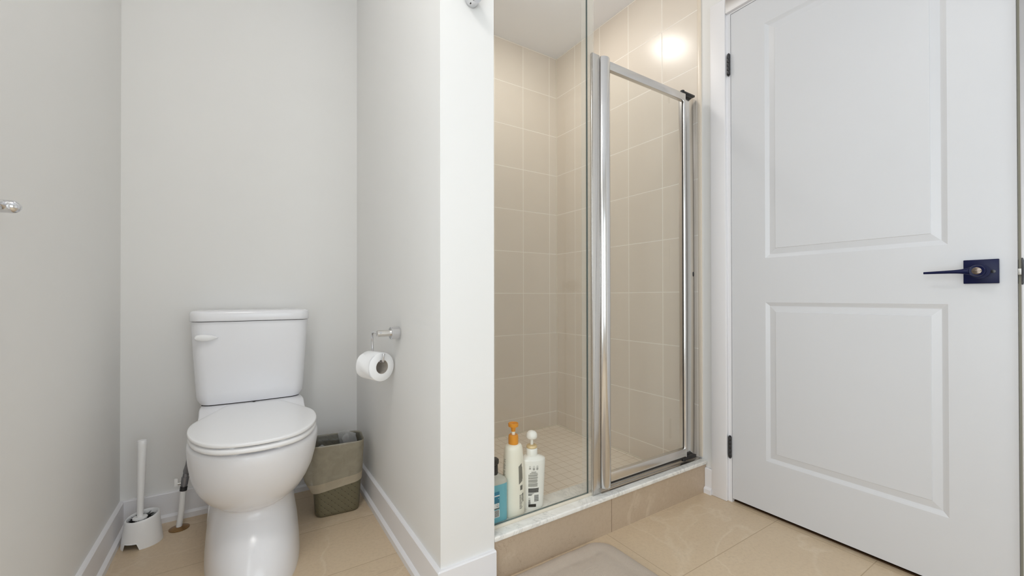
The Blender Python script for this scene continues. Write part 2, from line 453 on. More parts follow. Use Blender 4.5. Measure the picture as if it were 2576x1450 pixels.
# casing: flat board with a small eased inner edge, left leg, head, right leg
for (ya_, yb_, za_, zb_) in ((-1.0940, -1.0265, 0, 2.1195), (-1.9545, -1.8870, 0, 2.1195), (-1.8870, -1.0940, 2.0520, 2.1195)):
    m.box(CX-CT, CX+.001, min(ya_, yb_), max(ya_, yb_), za_, zb_)
struct(m.build('trim_1', TRIM, bevel=.003, seg=2), 'white casing around the panelled door', 'trim')
m = M()   # jamb lining inside the opening
m.box(CX-.0005, CX+.12, -1.1085, -1.0926, 0, 2.052).box(CX-.0005, CX+.12, -1.8888-.02, -1.8850, 0, 2.052).box(CX-.0005, CX+.12, -1.8888, -1.1085, 2.0465, 2.066)
struct(m.build('trim_3', TRIM, smooth=False), 'white jamb lining of the door opening', 'trim')
m = M()
m.box(CX+.011, CX+.034, -1.8852, -1.8789, 0, 2.04).box(CX+.038, CX+.05, -1.118, -1.1085, 0, 2.04).box(CX+.038, CX+.05, -1.885, -1.109, 2.036, 2.047)
struct(m.build('trim_6', STOPM, smooth=False), 'door stop strips coloured olive for the rebate shadow behind the latch edge', 'trim')

door = M()
TH = .035
PYL, PYR = -1.2444, -1.7487
PAN = [(.2156, .8369), (1.0106, 1.9350)]
ycs = [YL, PYR, PYL, YH]
zcs = [ZD0, PAN[0][0], PAN[0][1], PAN[1][0], PAN[1][1], ZD1]
for i in range(3):
    for j in range(5):
        if i == 1 and j in (1, 3): continue
        door.face([(CX, ycs[i], zcs[j]), (CX, ycs[i+1], zcs[j]), (CX, ycs[i+1], zcs[j+1]), (CX, ycs[i], zcs[j+1])])
def panel(m, y0, y1, z0, z1):
    prof = [(0, 0), (.0018, .0010), (.0062, .0034), (.0074, .0042), (.0130, .0072), (.0146, .0076), (.0355, .0030), (.0366, .0014), (.0376, .0013)]
    rings = [[(CX+dp*.85, y0+d, z0+d), (CX+dp*.85, y1-d, z0+d), (CX+dp*.85, y1-d, z1-d), (CX+dp*.85, y0+d, z1-d)] for d, dp in prof]
    m.loft(rings, False, True)
for z0, z1 in PAN: panel(door, PYR, PYL, z0, z1)
# back and edges of the leaf
door.face([(CX+TH, YL, ZD0), (CX+TH, YH, ZD0), (CX+TH, YH, ZD1), (CX+TH, YL, ZD1)])
for (p, q) in (((YL, ZD0), (YH, ZD0)), ((YH, ZD0), (YH, ZD1)), ((YH, ZD1), (YL, ZD1)), ((YL, ZD1), (YL, ZD0))):
    door.face([(CX, *p), (CX, *q), (CX+TH, *q), (CX+TH, *p)])
d1 = door.build('door_1', DOORM, loc=(CX, YH, ZD0), smooth=False, ang=5)
struct(d1, 'white two-panel door with dark square lever handle', 'door')
# lever handle
HY, HZ = -1.8143, .9285
hd = M().box(CX-.0085, CX-.0002, -1.8475, -1.7811, .8950, .9612).build('door_handle', NAVY, d1, loc=(CX, HY, HZ), bevel=.0012, label='dark navy square rose and lever handle')
M().lathe([(.0195, 0), (.0195, .004), (.0165, .010), (.0150, .024), (.0145, .034)], (CX-.0085-.034, HY-.003, HZ-.001), 32, axis='X').build('lever_neck', NAVY, hd)
# lever: ring head + tapering arm towards the hinge side
xl = CX-.050
lv = M()
lv.lathe([(.0100, -.006), (.0142, -.007), (.0158, -.004), (.0158, .010), (.0120, .012)], (xl, HY, HZ), 36, axis='X')
N = 14
rings = []
for k in range(N+1):
    t = k/N
    y = HY+.010 + t*(-1.7080-(HY+.010))
    hh = .0066*(1-t)**7 + .0032 + .0024*(1-t)
    th = .0075 - .0030*t
    xx = xl+.002 - .002*math.sin(PI*t)
    zz = HZ - .0012*t
    rings.append([(xx+th*math.cos(a)*.9, y, zz+hh*math.sin(a)) for a in [2*PI*q/16 for q in range(16)]])
lv.loft(rings)
lv.build('lever', NAVY, hd, label='slim tapering lever')
tt = M()
tt.lathe([(.0098, -.0015), (.0090, .001)], (xl-.0065, HY, HZ), 28, axis='X')
tt.box(xl-.012, xl-.006, HY-.0085, HY+.0085, HZ-.0018, HZ+.0018)
tt.build('privacy_turn', NAVY2, hd, bevel=.0006, label='small shiny thumb turn inside the lever head')
M().lathe([(.0030, -.0012), (.0046, -.0008), (.0046, .0002)], (CX-.0087, -1.8375, .9273), 20, axis='X').build('screw_head', DARKM, hd)
# hinges
for zc_ in (1.8345, .2300):
    hg = M()
    for k in range(5):
        hg.lathe([(.0062, .0006), (.0066, .0016), (.0066, .0158), (.0062, .0168)], (CX-.0066, -1.1040, zc_-.0425+k*.0170), 16)
    hg.lathe([(.0045, 0), (.0052, .002), (.0030, .005)], (CX-.0066, -1.1040, zc_+.0425), 16)
    hg.lathe([(.0030, -.005), (.0052, -.002), (.0045, 0)], (CX-.0066, -1.1040, zc_-.0425), 16)
    hg.build('hinge', DARKM, d1, loc=(CX, -1.104, zc_), label='dark grey barrel hinge')
lt = M().box(CX+.004, CX+.030, -1.8788-.0004, -1.8772, .893, .957).build('latch_plate', DARKM, d1, loc=(CX+.015, -1.878, .924))
M().box(CX+.0015, CX+.016, -1.8915, -1.8780, .9160, .9330).build('latch_bolt', STEEL, lt, bevel=.001, label='steel latch bolt crossing the gap')
M().lathe([(.0020, -.0005), (.0018, .0005)], (CX+.008, -1.8775, .902), 10, axis='Y').build('screw_head', NAVY2, lt)
sp = M()
rings = []
for k in range(9):
    t = k/8; z = .890+.070*t
    wd = .0032 + .0050*math.sin(PI*min(max((t-.08)/.84, 0), 1))**.6
    rings.append([(CX-.0162, -1.8868-wd, z), (CX-.0150, -1.8868-wd, z), (CX-.0150, -1.8868, z), (CX-.0162, -1.8868, z)])
sp.loft(rings)
tag(sp.build('strike_plate', DARKM, loc=(CX-.015, -1.888, .925), bevel=.0005), 'dark strike plate lip on the casing beside the door latch', 'strike plate')

# added window behind the camera, put in for even frontal fill
wn = M()
for (a_, b_, c_, d_) in ((WX0, WX1, WZ0, WZ0+.05), (WX0, WX1, WZ1-.05, WZ1), (WX0, WX0+.05, WZ0, WZ1), (WX1-.05, WX1, WZ0, WZ1)):
    wn.box(a_, b_, YF-.11, YF-.04, c_, d_)
wo = struct(wn.build('window_added', TRIM, loc=((WX0+WX1)/2, YF-.08, WZ0), smooth=False), 'unseen white framed window added behind the viewpoint for frontal fill', 'window')
M().box(WX0+.04, WX1-.04, YF-.078, YF-.074, WZ0+.04, WZ1-.04).build('window_pane', GLASS, wo, smooth=False)

wn = M()
for (a_, b_, c_, d_) in ((WY0, WY1, VZ0, VZ0+.05), (WY0, WY1, VZ1-.05, VZ1), (WY0, WY0+.05, VZ0, VZ1), (WY1-.05, WY1, VZ0, VZ1)):
    wn.box(-.11, -.04, a_, b_, c_, d_)
wo = struct(wn.build('window_2', TRIM, loc=(-.08, (WY0+WY1)/2, VZ0), smooth=False), 'unseen white framed window in the left wall, sized to brighten the partition', 'window')
M().box(-.078, -.074, WY0+.04, WY1-.04, VZ0+.04, VZ1-.04).build('window_pane', GLASS, wo, smooth=False)

# ceiling lamps
def lamp(name, loc, r, dep, label, col, st):
    L = thing(name, label, 'ceiling light', (loc[0], loc[1], H))
    M().lathe([(r*1.02, -.001), (r*1.02, -.016), (r*.96, -.020)], (loc[0], loc[1], H), 48).build('lamp_base', PLASTIC_W, L)
    prof = [(r*.95, -.018)] + [(r*.95*math.cos(PI/2*k/10), -.018-dep*math.sin(PI/2*k/10)) for k in range(1, 10)] + [(.004, -.018-dep)]
    M().lathe(prof, (loc[0], loc[1], H), 48).build('lamp_shade', lampmat(name+'_glow', col, st), L, label='glowing white dome diffuser')
    return L
lamp('shower_light', (1.61, -.46, 0), .095, .016, 'round white dome light on the shower ceiling just above the picture edge', (1, .97, .92, 1), 37)
lamp('alcove_fill_light', (.40, -.55, 0), .13, .012, 'unseen round white dome light above the toilet, put in to brighten the alcove', (1, .98, .95, 1), 2)  # extra dome put in to brighten the toilet alcove
lamp('ceiling_light', (.27, -1.50, 0), .19, .075, 'round white dome light on the bathroom ceiling', (1, .98, .96, 1), 16)

# ================================================================== SHOWER ENCLOSURE
XE = 1.4270
sc = thing('shower_screen', 'fixed clear glass panel standing on the marble sill beside the shower door', 'glass panel', (1.22, GY, ZM1))
M().box(B+.004, XE, GY-.004, GY+.004, .1508, 2.16).build('glass_pane', GLASS, sc, smooth=False)
M().box(XE, XE+.0012, GY-.0036, GY+.0036, .1504, 2.16).box(B+.004, XE, GY-.0036, GY+.0036, .1504, .1509).build('glass_edge', GEDGE, sc, smooth=False, label='dark green polished glass edge')
M().box(B+.004, XE+.030, GY-.0075, GY+.0075, ZM1, .1503).build('bottom_channel', SILIC, sc, bevel=.002, label='pale seal channel under the glass')
m = M()
m.box(XE+.0018, XE+.0365, GY-.0010, GY+.0012, .150, 2.16).box(XE-.020, XE+.0365, GY+.0046, GY+.0062, .150, 2.16)
m.build('edge_seal', VINYL, sc, smooth=False, label='clear vinyl seal strip')
m = M()
m.box(1.4435, 1.4795, GY-.0130, GY-.0085, .1425, 1.7475).box(1.4765, 1.4800, GY-.0130, GY+.010, .1425, 1.7475).box(1.4435, 1.4470, GY-.0130, GY-.002, .1425, 1.7475)
m.build('strike_jamb', BRUSHED, sc, bevel=.0008, label='flat satin metal strike post')
M().box(1.4400, 1.4815, GY-.0150, GY+.004, ZM1+.0002, .1560).build('jamb_foot', VINYL, sc, bevel=.001)

sd = thing('shower_door', 'framed clear glass pivot door with a rounded metal handle post', 'shower door', (1.99, GY, .15))
# handle post : rounded front, hollow back edge
rings = []
XH0, XH1 = 1.4835, 1.5330
xc, hw = (XH0+XH1)/2, (XH1-XH0)/2
prof = [(xc+hw*math.sin(t), GY-.006-.020*math.cos(t)) for t in [(-PI/2+PI*k/20) for k in range(21)]] + [(XH1, GY+.006), (XH0, GY+.006)]
m = M().loft([[(x, y, z) for x, y in prof] for z in (.1560, 1.7470)])
m.build('handle_stile', ALU, sd, bevel=.001, bang=60, label='rounded chrome handle post')
M().box(XH0-.0032, XH0-.0004, GY-.008, GY+.004, .158, 1.742).build('stile_gap_shade', DARKGAP, sd, smooth=False, label='dark strip painted as the shadow gap beside the handle post')  # dark strip standing for the shadow gap by the post
M().box(XH1-.001, XH1+.005, GY-.002, GY+.004, .20, 1.712).build('glazing_bead', SILIC, sd, smooth=False)
M().box(XH1-.002, 1.9930, GY-.0120, GY+.006, 1.7115, 1.7430).build('top_rail', BRUSHED, sd, bevel=.0012, label='flat satin metal top rail')
M().box(XH1-.002, 1.9930, GY-.0120, GY+.006, .1685, .2025).build('bottom_rail', BRUSHED, sd, bevel=.0012, label='flat satin metal bottom rail')
M().box(XH1-.002, 1.9900, GY-.010, GY+.002, .1600, .1682).build('rail_gap_strip', DARKGAP, sd, smooth=False)  # dark strip painted in for the dark gap under the bottom rail
m = M()
m.tube([(1.9985, GY-.001, .164), (1.9985, GY-.001, 1.7445)], .0080, 20)
m.build('hinge_stile', ALU, sd, label='slim rounded chrome hinge edge')
M().box(1.9878, 1.9890, GY-.001, GY+.002, .2005, 1.7130).build('hinge_gap_strip', DARKGAP, sd, smooth=False)  # thin dark strip along the hinge gap
M().box(XH1-.001, 1.9890, GY-.002, GY+.003, .2010, 1.7130).build('glass_pane', GLASS, sd, smooth=False)
def pivot(z0, z1, nm):
    m = M()
    m.lathe([(.0085, 0), (.0095, .002), (.0095, z1-z0-.002), (.008, z1-z0)], (1.9840, GY-.004, z0), 20)
    m.box(1.992, 2.066, GY-.0100, GY+.006, z0+.001, z1-.002)
    return m.build(nm, BLACK, sd, bevel=.002)
pivot(1.7450, 1.7565, 'pivot_block'); pivot(.1480, .1640, 'pivot_block')
wj = thing('wall_jamb', 'flat chrome channel between the shower door hinge and the tiled wall', 'jamb', (2.06, -.94, .15))
m = M().box(2.0068, CX-.0026, -.9520, -.926, .1550, 1.7462)
m.build('channel', ALU, wj, bevel=.0008)
M().lathe([(.0070, -.0004), (.0068, -.0012)], (2.0720, -.9520, .9600), 20, sx=.55, sy=1.5, axis='Y').build('screw_cap', DARKM, wj, label='small dark screw hole cover')
M().box(2.0070, 2.0160, -.9526, -.9521, .16, 1.743).build('cover_lip', BRUSHED, wj, smooth=False)
ss = M()
ss.box(1.4820, CX-.0026, GY-.0185, GY+.014, ZM1, .1415).box(1.4820, CX-.0026, GY+.009, GY+.014, .1440, .1530)
tag(ss.build('threshold_strip', BRUSHED, loc=(1.79, GY, ZM1), bevel=.0008), 'thin metal threshold strip on the marble under the shower door', 'threshold')

# ================================================================== TOILET
TX = .4125
to = thing('toilet', 'white two-piece toilet with closed lid', 'toilet', (TX, -.35, 0))
NS = 40
def outline(yf, yc, yb, hw, nf=2.1, nb=4.5):
    pts = []
    for k in range(2*NS):
        t = PI*k/NS - PI/2       # -90 = front
        c, s_ = math.cos(t), math.sin(t)
        n_ = nf if s_ < 0 else nb
        x = hw*math.copysign(abs(c)**(2/n_), c)
        y = yc + ((yc-yf) if s_ < 0 else (yb-yc))*math.copysign(abs(s_)**(2/n_), s_)
        pts.append((x, y))
    return pts
LEV = [  # z, front y, centre y, back y, half width, nf, nb
    (.000, -.700, -.28, -.045, .1405, 2.5, 4), (.030, -.698, -.28, -.045, .1395, 2.5, 4), (.090, -.668, -.29, -.045, .1345, 2.4, 4),
    (.140, -.618, -.30, -.045, .1270, 2.3, 4), (.175, -.580, -.32, -.045, .1215, 2.2, 4), (.195, -.565, -.34, -.045, .1195, 2.1, 4), (.203, -.567, -.35, -.045, .1205, 2.1, 4),
    (.215, -.590, -.37, -.045, .1280, 2.1, 4), (.240, -.630, -.41, -.045, .1450, 2.05, 4), (.270, -.660, -.43, -.045, .1580, 2.05, 4.2), (.310, -.685, -.45, -.04, .1705, 2.05, 4.5),
    (.350, -.700, -.46, -.035, .1775, 2.05, 5), (.385, -.708, -.47, -.03, .1808, 2.05, 5), (.405, -.710, -.47, -.03, .1812, 2.05, 5), (.4125, -.707, -.47, -.03, .1795, 2.05, 5), (.4150, -.700, -.47, -.03, .1745, 2.05, 5)]
rings = []
for (z, yf, yc, yb, hw, nf, nb) in LEV:
    ring = []
    up = smooth01(.25, .41, z)
    for x, y in outline(yf, yc, yb, hw, nf, nb):
        k = 1 - .075*up*math.exp(-((y+.285)/.075)**2) - .035*up*smooth01(-.30, -.15, y)
        zz = z + up*.0385*smooth01(-.345, -.215, y)
        ring.append((TX+.004*up+x*k, y, zz+.0045*up))
    rings.append(ring)
top = LEV[-1]
for f in (.7, .4, .12):
    ring = []
    for x, y in outline(top[1], top[2], top[3], top[4], top[5], top[6]):
        k = 1 - .075*math.exp(-((y+.285)/.075)**2) - .035*smooth01(-.30, -.15, y)
        y2 = -.40 + (y+.40)*(.55+.45*f) if f < 1 else y
        ring.append((TX+.004+x*k*f, y2, .4195 + .0385*smooth01(-.345, -.215, y2)))
    rings.append(ring)
M().loft(rings).build('bowl', PORC, to, ang=60, label='rounded bowl on a smooth skirted pedestal')
# tank
def rrect(x0, x1, y0, y1, r, bow=0, n=8):
    pts = []
    for cx_, cy_, a0 in ((x1-r, y1-r, 0), (x0+r, y1-r, PI/2), (x0+r, y0+r, PI), (x1-r, y0+r, 1.5*PI)):
        for k in range(n+1):
            t = a0 + PI/2*k/n
            pts.append((cx_+r*math.cos(t), cy_+r*math.sin(t)))
    # insert points on the front edge for the bow
    out = []
    for i, p in enumerate(pts):
        out.append(p)
    res = []
    xm, hw_ = (x0+x1)/2, (x1-x0)/2
    fr0 = out[3*(n+1)-1]; fr1 = out[3*(n+1)]
    for i, p in enumerate(out):
        res.append(p)
        if i == 3*(n+1)-1:
            for k in range(1, 10):
                t = k/10; res.append((fr0[0]+(fr1[0]-fr0[0])*t, fr0[1]+(fr1[1]-fr0[1])*t))
    return [(x, y - (bow*(1-((x-xm)/hw_)**2) if y < (y0+y1)/2 else 0)) for x, y in res]
TB, TT = .4615, .7690
rings = []
for k in range(15):
    t = k/14
    z = TB + (TT-TB)*t
    e0 = .010*(1-smooth01(0, .03, t))
    hw = .1765 + .0170*t - e0
    yf = -.188 - .012*t + e0
    rings.append([(x, y, z) for x, y in rrect(TX-hw, TX+hw, yf, -.018, .040, .010)])
M().loft(rings).build('tank', PORC, to, bevel=0, ang=50, label='tapered cistern body')
rings = []
for z, ins in ((.7715, .003), (.7730, .001), (.7760, 0), (.7970, 0), (.8035, .0015), (.8075, .005), (.8095, .011), (.8100, .02)):
    rings.append([(x, y, z) for x, y in rrect(TX-.1970+ins, TX+.1970-ins, -.2105+ins, -.012-ins*.3, .042-ins*.5, .010)])
M().loft(rings).build('tank_lid', PORC, to, ang=50, label='flat cistern lid')
# thin dark slabs painted as shadow joints: tank and lid, tank and bowl
M().loft([[(x, y, z) for x, y in rrect(TX-.180, TX+.180, -.188, -.02, .038, .010)] for z in (.7688, .7720)]).build('lid_shade_joint', DARKGAP, to)
M().loft([[(x, y, z) for x, y in rrect(TX-.1625, TX+.1625, -.1755, -.03, .036, .010)] for z in (.4560, .4625)]).build('tank_shade_joint', DARKGAP, to)
# flush lever: pointed leaf lying along the front of the tank
rings = []
for k in range(13):
    t = k/12
    x = .2350 + .0690*t
    hz = .0118*(math.sin(PI*min(t*.78+.22, 1.0))**.75 if t < 1 else 0) + .0006
    hz *= 1 if t > .08 else .72+3.5*t
    hy = .0075*(1-.7*t) + .0008
    yc = -.2075 - .008*math.sin(PI*t)
    rings.append([(x, yc+hy*math.cos(a), .7135+hz*math.sin(a) - .001*t) for a in [2*PI*q/18 for q in range(18)]])
m = M().loft(rings)
m.lathe([(.008, 0), (.008, .016)], (.2545, -.2090, .7135), 18, axis='Y')
m.build('flush_lever', PLASTIC_W, to, ang=60, label='pointed white flush lever')
# seat and lid
LID = [(-.722, 0), (-.7195, .030), (-.714, .058), (-.700, .090), (-.678, .117), (-.645, .1400), (-.600, .1600), (-.550, .1725), (-.500, .1780), (-.455, .1775), (-.425, .1735), (-.395, .1640),
       (-.360, .1500), (-.320, .1330), (-.270, .1130), (-.235, .0990), (-.215, .0905), (-.204, .0850)]
def lidpts(grow, yb=None):
    r = []
    L = LID
    for y, hw in L: r.append((hw+grow if hw else 0, y-grow if y < -.70 else y))
    right = [(TX+.003+h, y) for h, y in r]
    left = [(TX+.003-h, y) for h, y in r[:0:-1]]
    return right + left
def slab(z0, z1, g0, rr, name, lab, dome=0):
    rings = []
    for f in (.2, .5, .8):
        rings.append([(TX+.003+(x-TX-.003)*f, -.45+(y+.45)*f, z0) for x, y in lidpts(g0-rr)])
    for z, ins in ((z0, -rr), (z0+rr, 0), (z1-rr, 0), (z1-rr*.3, -rr*.35), (z1, -rr*1.1)):
        rings.append([(x, y, z) for x, y in lidpts(g0+ins)])
    for f in (.8, .5, .2):
        rings.append([(TX+.003+(x-TX-.003)*f, -.45+(y+.45)*f, z1+dome*(1-f*f)) for x, y in lidpts(g0-rr*1.1)])
    o = M().loft(rings).build(name, SEATM, to, ang=40, label=lab)
    sub = o.modifiers.new('round', 'SUBSURF'); sub.levels = sub.render_levels = 1
    return o
slab(.4262, .4446, -.001, .006, 'seat', 'white seat ring')
slab(.4464, .4600, .0, .004, 'seat_lid', 'closed flat white lid', .002)
M().loft([[(x, y, z) for x, y in lidpts(-.030)] for z in (.4385, .4475)]).build('lid_bumper', SEATM, to)
M().loft([[(TX+.003+(x-TX-.003)*.94, -.42+(y+.42)*.95, z) for x, y in lidpts(-.034)] for z in (.4150, .4272)]).build('seat_bumper', SEATM, to)
# oval access covers low on both sides of the skirt
for sx in (-1, 1):
    rings = []
    for t, s_ in ((0, 1), (.003, 1), (.0045, .86)):
        rings.append([(TX+sx*(.1335+t + .012*math.cos(a)*-.0 - .10*(0.085+.055*math.sin(a)*s_-.085)), -.170+.075*math.cos(a)*s_, .085+.055*math.sin(a)*s_) for a in [2*PI*q/32 for q in range(32)]])
    M().loft(rings).build('access_cover', SEATM, to, label='oval white cover on the pedestal side')

# ------------------------------------------------------------------ water supply
ws = thing('water_supply', 'white water supply pipe with grey shutoff valve rising beside the toilet', 'supply pipe', (.1825, -.100, 0))
M().lathe([(.0310, .0), (.0315, .0015), (.022, .0050), (.0105, .008)], (.1820, -.0985, .0003), 36).build('escutcheon', BRASS, ws, label='round brass floor plate')
P0, P1 = Vector((.1810, -.1000, .004)), Vector((.1945, -.1050, .1430))
M().tube([P0, P0.lerp(P1, .5)+Vector((.0015, 0, 0)), P1], .0095, 20).build('pipe', PLASTIC_W, ws, label='white riser pipe')
d_ = Vector((.13, -.01, 1)).normalized()
Q = lambda t: P1 + d_*t
v = M()
v.tube([Q(-.003), Q(.012)], .0115, 10)
vb = v.build('valve_nut', DARKM, ws)
v = M()
v.tube([Q(.012), Q(.016), Q(.017), Q(.046), Q(.047), Q(.060)], [.0088, .0088, .0112, .0118, .0095, .0092], 12)
vb = v.build('valve_body', GALV, ws, ang=30, label='grey metal shutoff valve')
v = M(); v.tube([Q(.026)+Vector((-.010, 0, 0)), Q(.026)+Vector((-.020, -.002, 0))], .0042, 10)
v.build('valve_stem', STEEL, vb)
k = Q(.026)
M().box(k.x-.0300, k.x-.0185, k.y-.005, k.y+.002, k.z-.008, k.z+.020).build('valve_handle', PLASTIC_W, vb, bevel=.0015, label='pale flat valve handle')
v = M(); v.tube([Q(.058), Q(.066), Q(.072), Q(.088)], [.0080, .0100, .0100, .0070], 8)
v.build('hose_nut', GALV, ws)
pts = [Q(.085), Q(.12), Vector((.2240, -.106, .310)), Vector((.2480, -.106, .370)), Vector((.2640, -.106, .420)), Vector((.2680, -.106, .4600))]
M().tube(pts, .0062, 14).build('hose', GALV, ws, label='braided grey supply hose')

# ------------------------------------------------------------------ toilet brush and its holder
bx, by = .0845, -.1420
bh = M()
NB = 48
def brushring(z, ra, tilt=0.0, notch=False):
    pts = []
    for k_ in range(NB):
        t = 2*PI*k_/NB
        x, y = ra*math.cos(t), ra*math.sin(t)*.93
        zz = z + tilt*(x*.85 + y*.5)
        if notch and abs(((t-math.radians(243)+PI) % (2*PI))-PI) < .36: zz = .021
        pts.append((bx+x, by+y, zz))
    return pts
TL = .15
rings = [brushring(0, .0570, 0, True), brushring(.012, .0560, 0, True), brushring(.0212, .0550), brushring(.040, .0530), brushring(.070, .0498, TL*.5), brushring(.0880, .0478, TL), brushring(.0945, .0462, TL), brushring(.0960, .0442, TL), brushring(.0940, .0420, TL),
         brushring(.075, .0410, TL*.6), brushring(.030, .0425), brushring(.026, .010)]
bh.loft(rings, False, True)
o = bh.build('toilet_brush_holder', PLASTIC_W, loc=(bx, by, 0), ang=50)
tag(o, 'white oval toilet brush holder with slanted rim in the wall corner', 'brush holder')
tb = thing('toilet_brush', 'white toilet brush with black bristles standing in its holder', 'toilet brush', (bx, by, .03))
top_ = Vector((bx-.0005, by-.001, .3590)); bot_ = Vector((bx-.0045, by-.010, .0930))
axs = (top_-bot_).normalized()
m = M()
m.tube([bot_, bot_.lerp(top_, .12), bot_.lerp(top_, .5), bot_.lerp(top_, .95), top_-axs*.002, top_], [.0085, .0092, .0112, .0135, .0135, .0120], 24)
m.build('handle', PLASTIC_W, tb, ang=50, label='tapering white handle')
m = M(); m.tube([bot_-axs*.016, bot_-axs*.004, bot_-axs*.003, bot_+axs*.002, bot_+axs*.003], [.0135, .0135, .0205, .0205, .0170], 28)
m.build('splash_guard', PLASTIC_W, tb, label='small white collar')
m = M()
rnd = random.Random(3)
for k_ in range(420):
    t = rnd.uniform(0, 2*PI); z = rnd.uniform(.045, .086)
    r1_ = rnd.uniform(.030, .0365)
    a_ = Vector((bx-.003+.006*math.cos(t), by-.008+.006*math.sin(t), z))
    b_ = Vector((bx+r1_*math.cos(t), by+r1_*math.sin(t)*.92, z+rnd.uniform(-.002, .012)))
    m.tube([a_, b_], [.0011, .0005], 4, False)
m.lathe([(.007, .030), (.027, .034), (.030, .060), (.028, .076), (.007, .082)], (bx-.002, by-.004, 0), 28)
m.build('bristles', BRIS, tb, label='black radiating bristles')

# ------------------------------------------------------------------ waste bin with liner
ca, sa = math.cos(math.radians(-5)), math.sin(math.radians(-5))
BC = (.7035, -.2540)
def rr(hx, hy, r, n=8, ne=6):
    pts = []
    cs = ((hx-r, hy-r, 0), (-hx+r, hy-r, PI/2), (-hx+r, -hy+r, PI), (hx-r, -hy+r, 1.5*PI))
    for i, (cx_, cy_, a0) in enumerate(cs):
        for k_ in range(n+1):
            t = a0+PI/2*k_/n; pts.append((cx_+r*math.cos(t), cy_+r*math.sin(t)))
        nx = cs[(i+1) % 4]; t2 = nx[2]
        q = (nx[0]+r*math.cos(t2), nx[1]+r*math.sin(t2)); p = pts[-1]
        for k_ in range(1, ne): pts.append((p[0]+(q[0]-p[0])*k_/ne, p[1]+(q[1]-p[1])*k_/ne))
    return pts
def binring(z, off=0.0, fx=None):
    t = z/.278
    pts = rr(.0815+.0150*t+off, .0640+.0090*t+off, .030+.003*t+off)
    out = []
    for x, y in pts:
        if fx: x, y, zz = fx(x, y, z)
        else: zz = z
        out.append((BC[0]+x*ca-y*sa, BC[1]+x*sa+y*ca, zz))
    return out
bn_ = M()
zs = [0, .004, .012] + [.02+.02*k_ for k_ in range(13)] + [.272, .2770, .2780]
rings = [binring(z, -.006 if z == 0 else (-.0015 if z == .004 else (.0015 if z > .271 else 0))) for z in zs]
rings += [binring(.2765, -.0035), binring(.26, -.0035), binring(.10, -.0035), binring(.012, -.0045)]
bn_.loft(rings, True, True)
uvl = bn_.b.loops.layers.uv.new('UVMap')
for f in bn_.b.faces:
    for lp in f.loops:
        c_ = lp.vert.co; x = (c_.x-BC[0])*ca+(c_.y-BC[1])*sa; y = -(c_.x-BC[0])*sa+(c_.y-BC[1])*ca
        nrm = f.normal if f.normal.length else Vector((0, 0, 1))
        f.normal_update()
        # unroll: arc position around the wall
        if abs(x)/.0890 > abs(y)/.069: uu = (.16 + y) * (1 if x > 0 else -1)
        else: uu = x
        lp[uvl].uv = (uu, c_.z)
o = bn_.build('waste_bin', BASKET, loc=(BC[0], BC[1], 0), ang=50)
tag(o, 'small olive woven-pattern plastic waste bin beside the toilet', 'waste bin')
ln = thing('bin_liner', 'thin translucent plastic bag folded over the rim of the olive waste bin', 'bin bag', (BC[0], BC[1], .10))
def hemz(x): return .1100 + .012*(x/.09)
def crumple(p, s, amp):
    return noise.noise(Vector(p)*s)*amp
def lining(x, y, base, z, amp):
    fl = max(0, -x-.05)/.05
    flare = .034*fl*math.exp(-((z-.165)/.055)**2)
    n_ = crumple((x*1.0, y, z), 28, amp)
    d = Vector((x, y, 0)).normalized()
    return x + d.x*n_ - flare, y + d.y*n_ - flare*.25
def outer(frac, off):
    """ring of the fold between hem (frac 0) and rim (frac 1)"""
    t0 = .5
    pts = []
    for x, y in rr(.0815+.0150*.75+off, .0640+.0090*.75+off, .033+off):
        hz = hemz(x)
        z = hz + (.2805-hz)*frac
        tz = z/.278
        kx = (.0815+.0150*tz+off)/(.0815+.0150*.75+off)
        x2, y2 = lining(x*kx, y*kx, 0, z, .0022)
        pts.append((BC[0]+x2*ca-y2*sa, BC[1]+x2*sa+y2*ca, z))
    return pts
fr = [.18, .26, .38, .50, .6, .7, .8, .88, .94, .98, 1.0]
m = M()
rings = [outer(f, .0035) for f in fr]
def inner(z, off, amp):
    pts = []
    for x, y in rr(.0815+.0150*z/.278+off, .0640+.0090*z/.278+off, .026):
        n_ = crumple((x+3, y, z), 24, amp); d = Vector((x, y, 0)).normalized()
        x2, y2 = x+d.x*(n_-abs(amp)*.6), y+d.y*(n_-abs(amp)*.6)
        pts.append((BC[0]+x2*ca-y2*sa, BC[1]+x2*sa+y2*ca, z+(crumple((x, y+5, z), 30, .004) if z < .27 else 0)))
    return pts
rings += [inner(.2825, .001, .0005)]
m.loft(rings, False, False).build('bag_cuff', FILM, ln, ang=180, label='see-through beige film over the outside of the bin')
m = M().loft([outer(f, .0040) for f in (0, .04, .09, .14, .19)], False, False)
m.build('bag_hem', HEM, ln, ang=180, label='paler double-layer hem band')
m = M().loft([inner(.2825, .001, .0005), inner(.2790, -.0055, .001), inner(.255, -.007, .006), inner(.22, -.009, .010), inner(.18, -.012, .010), inner(.12, -.014, .010), inner(.05, -.018, .008), inner(.02, -.03, .004)], False, True)
m.build('bag_inside', FILMIN, ln, ang=180, label='crumpled film inside the bin')
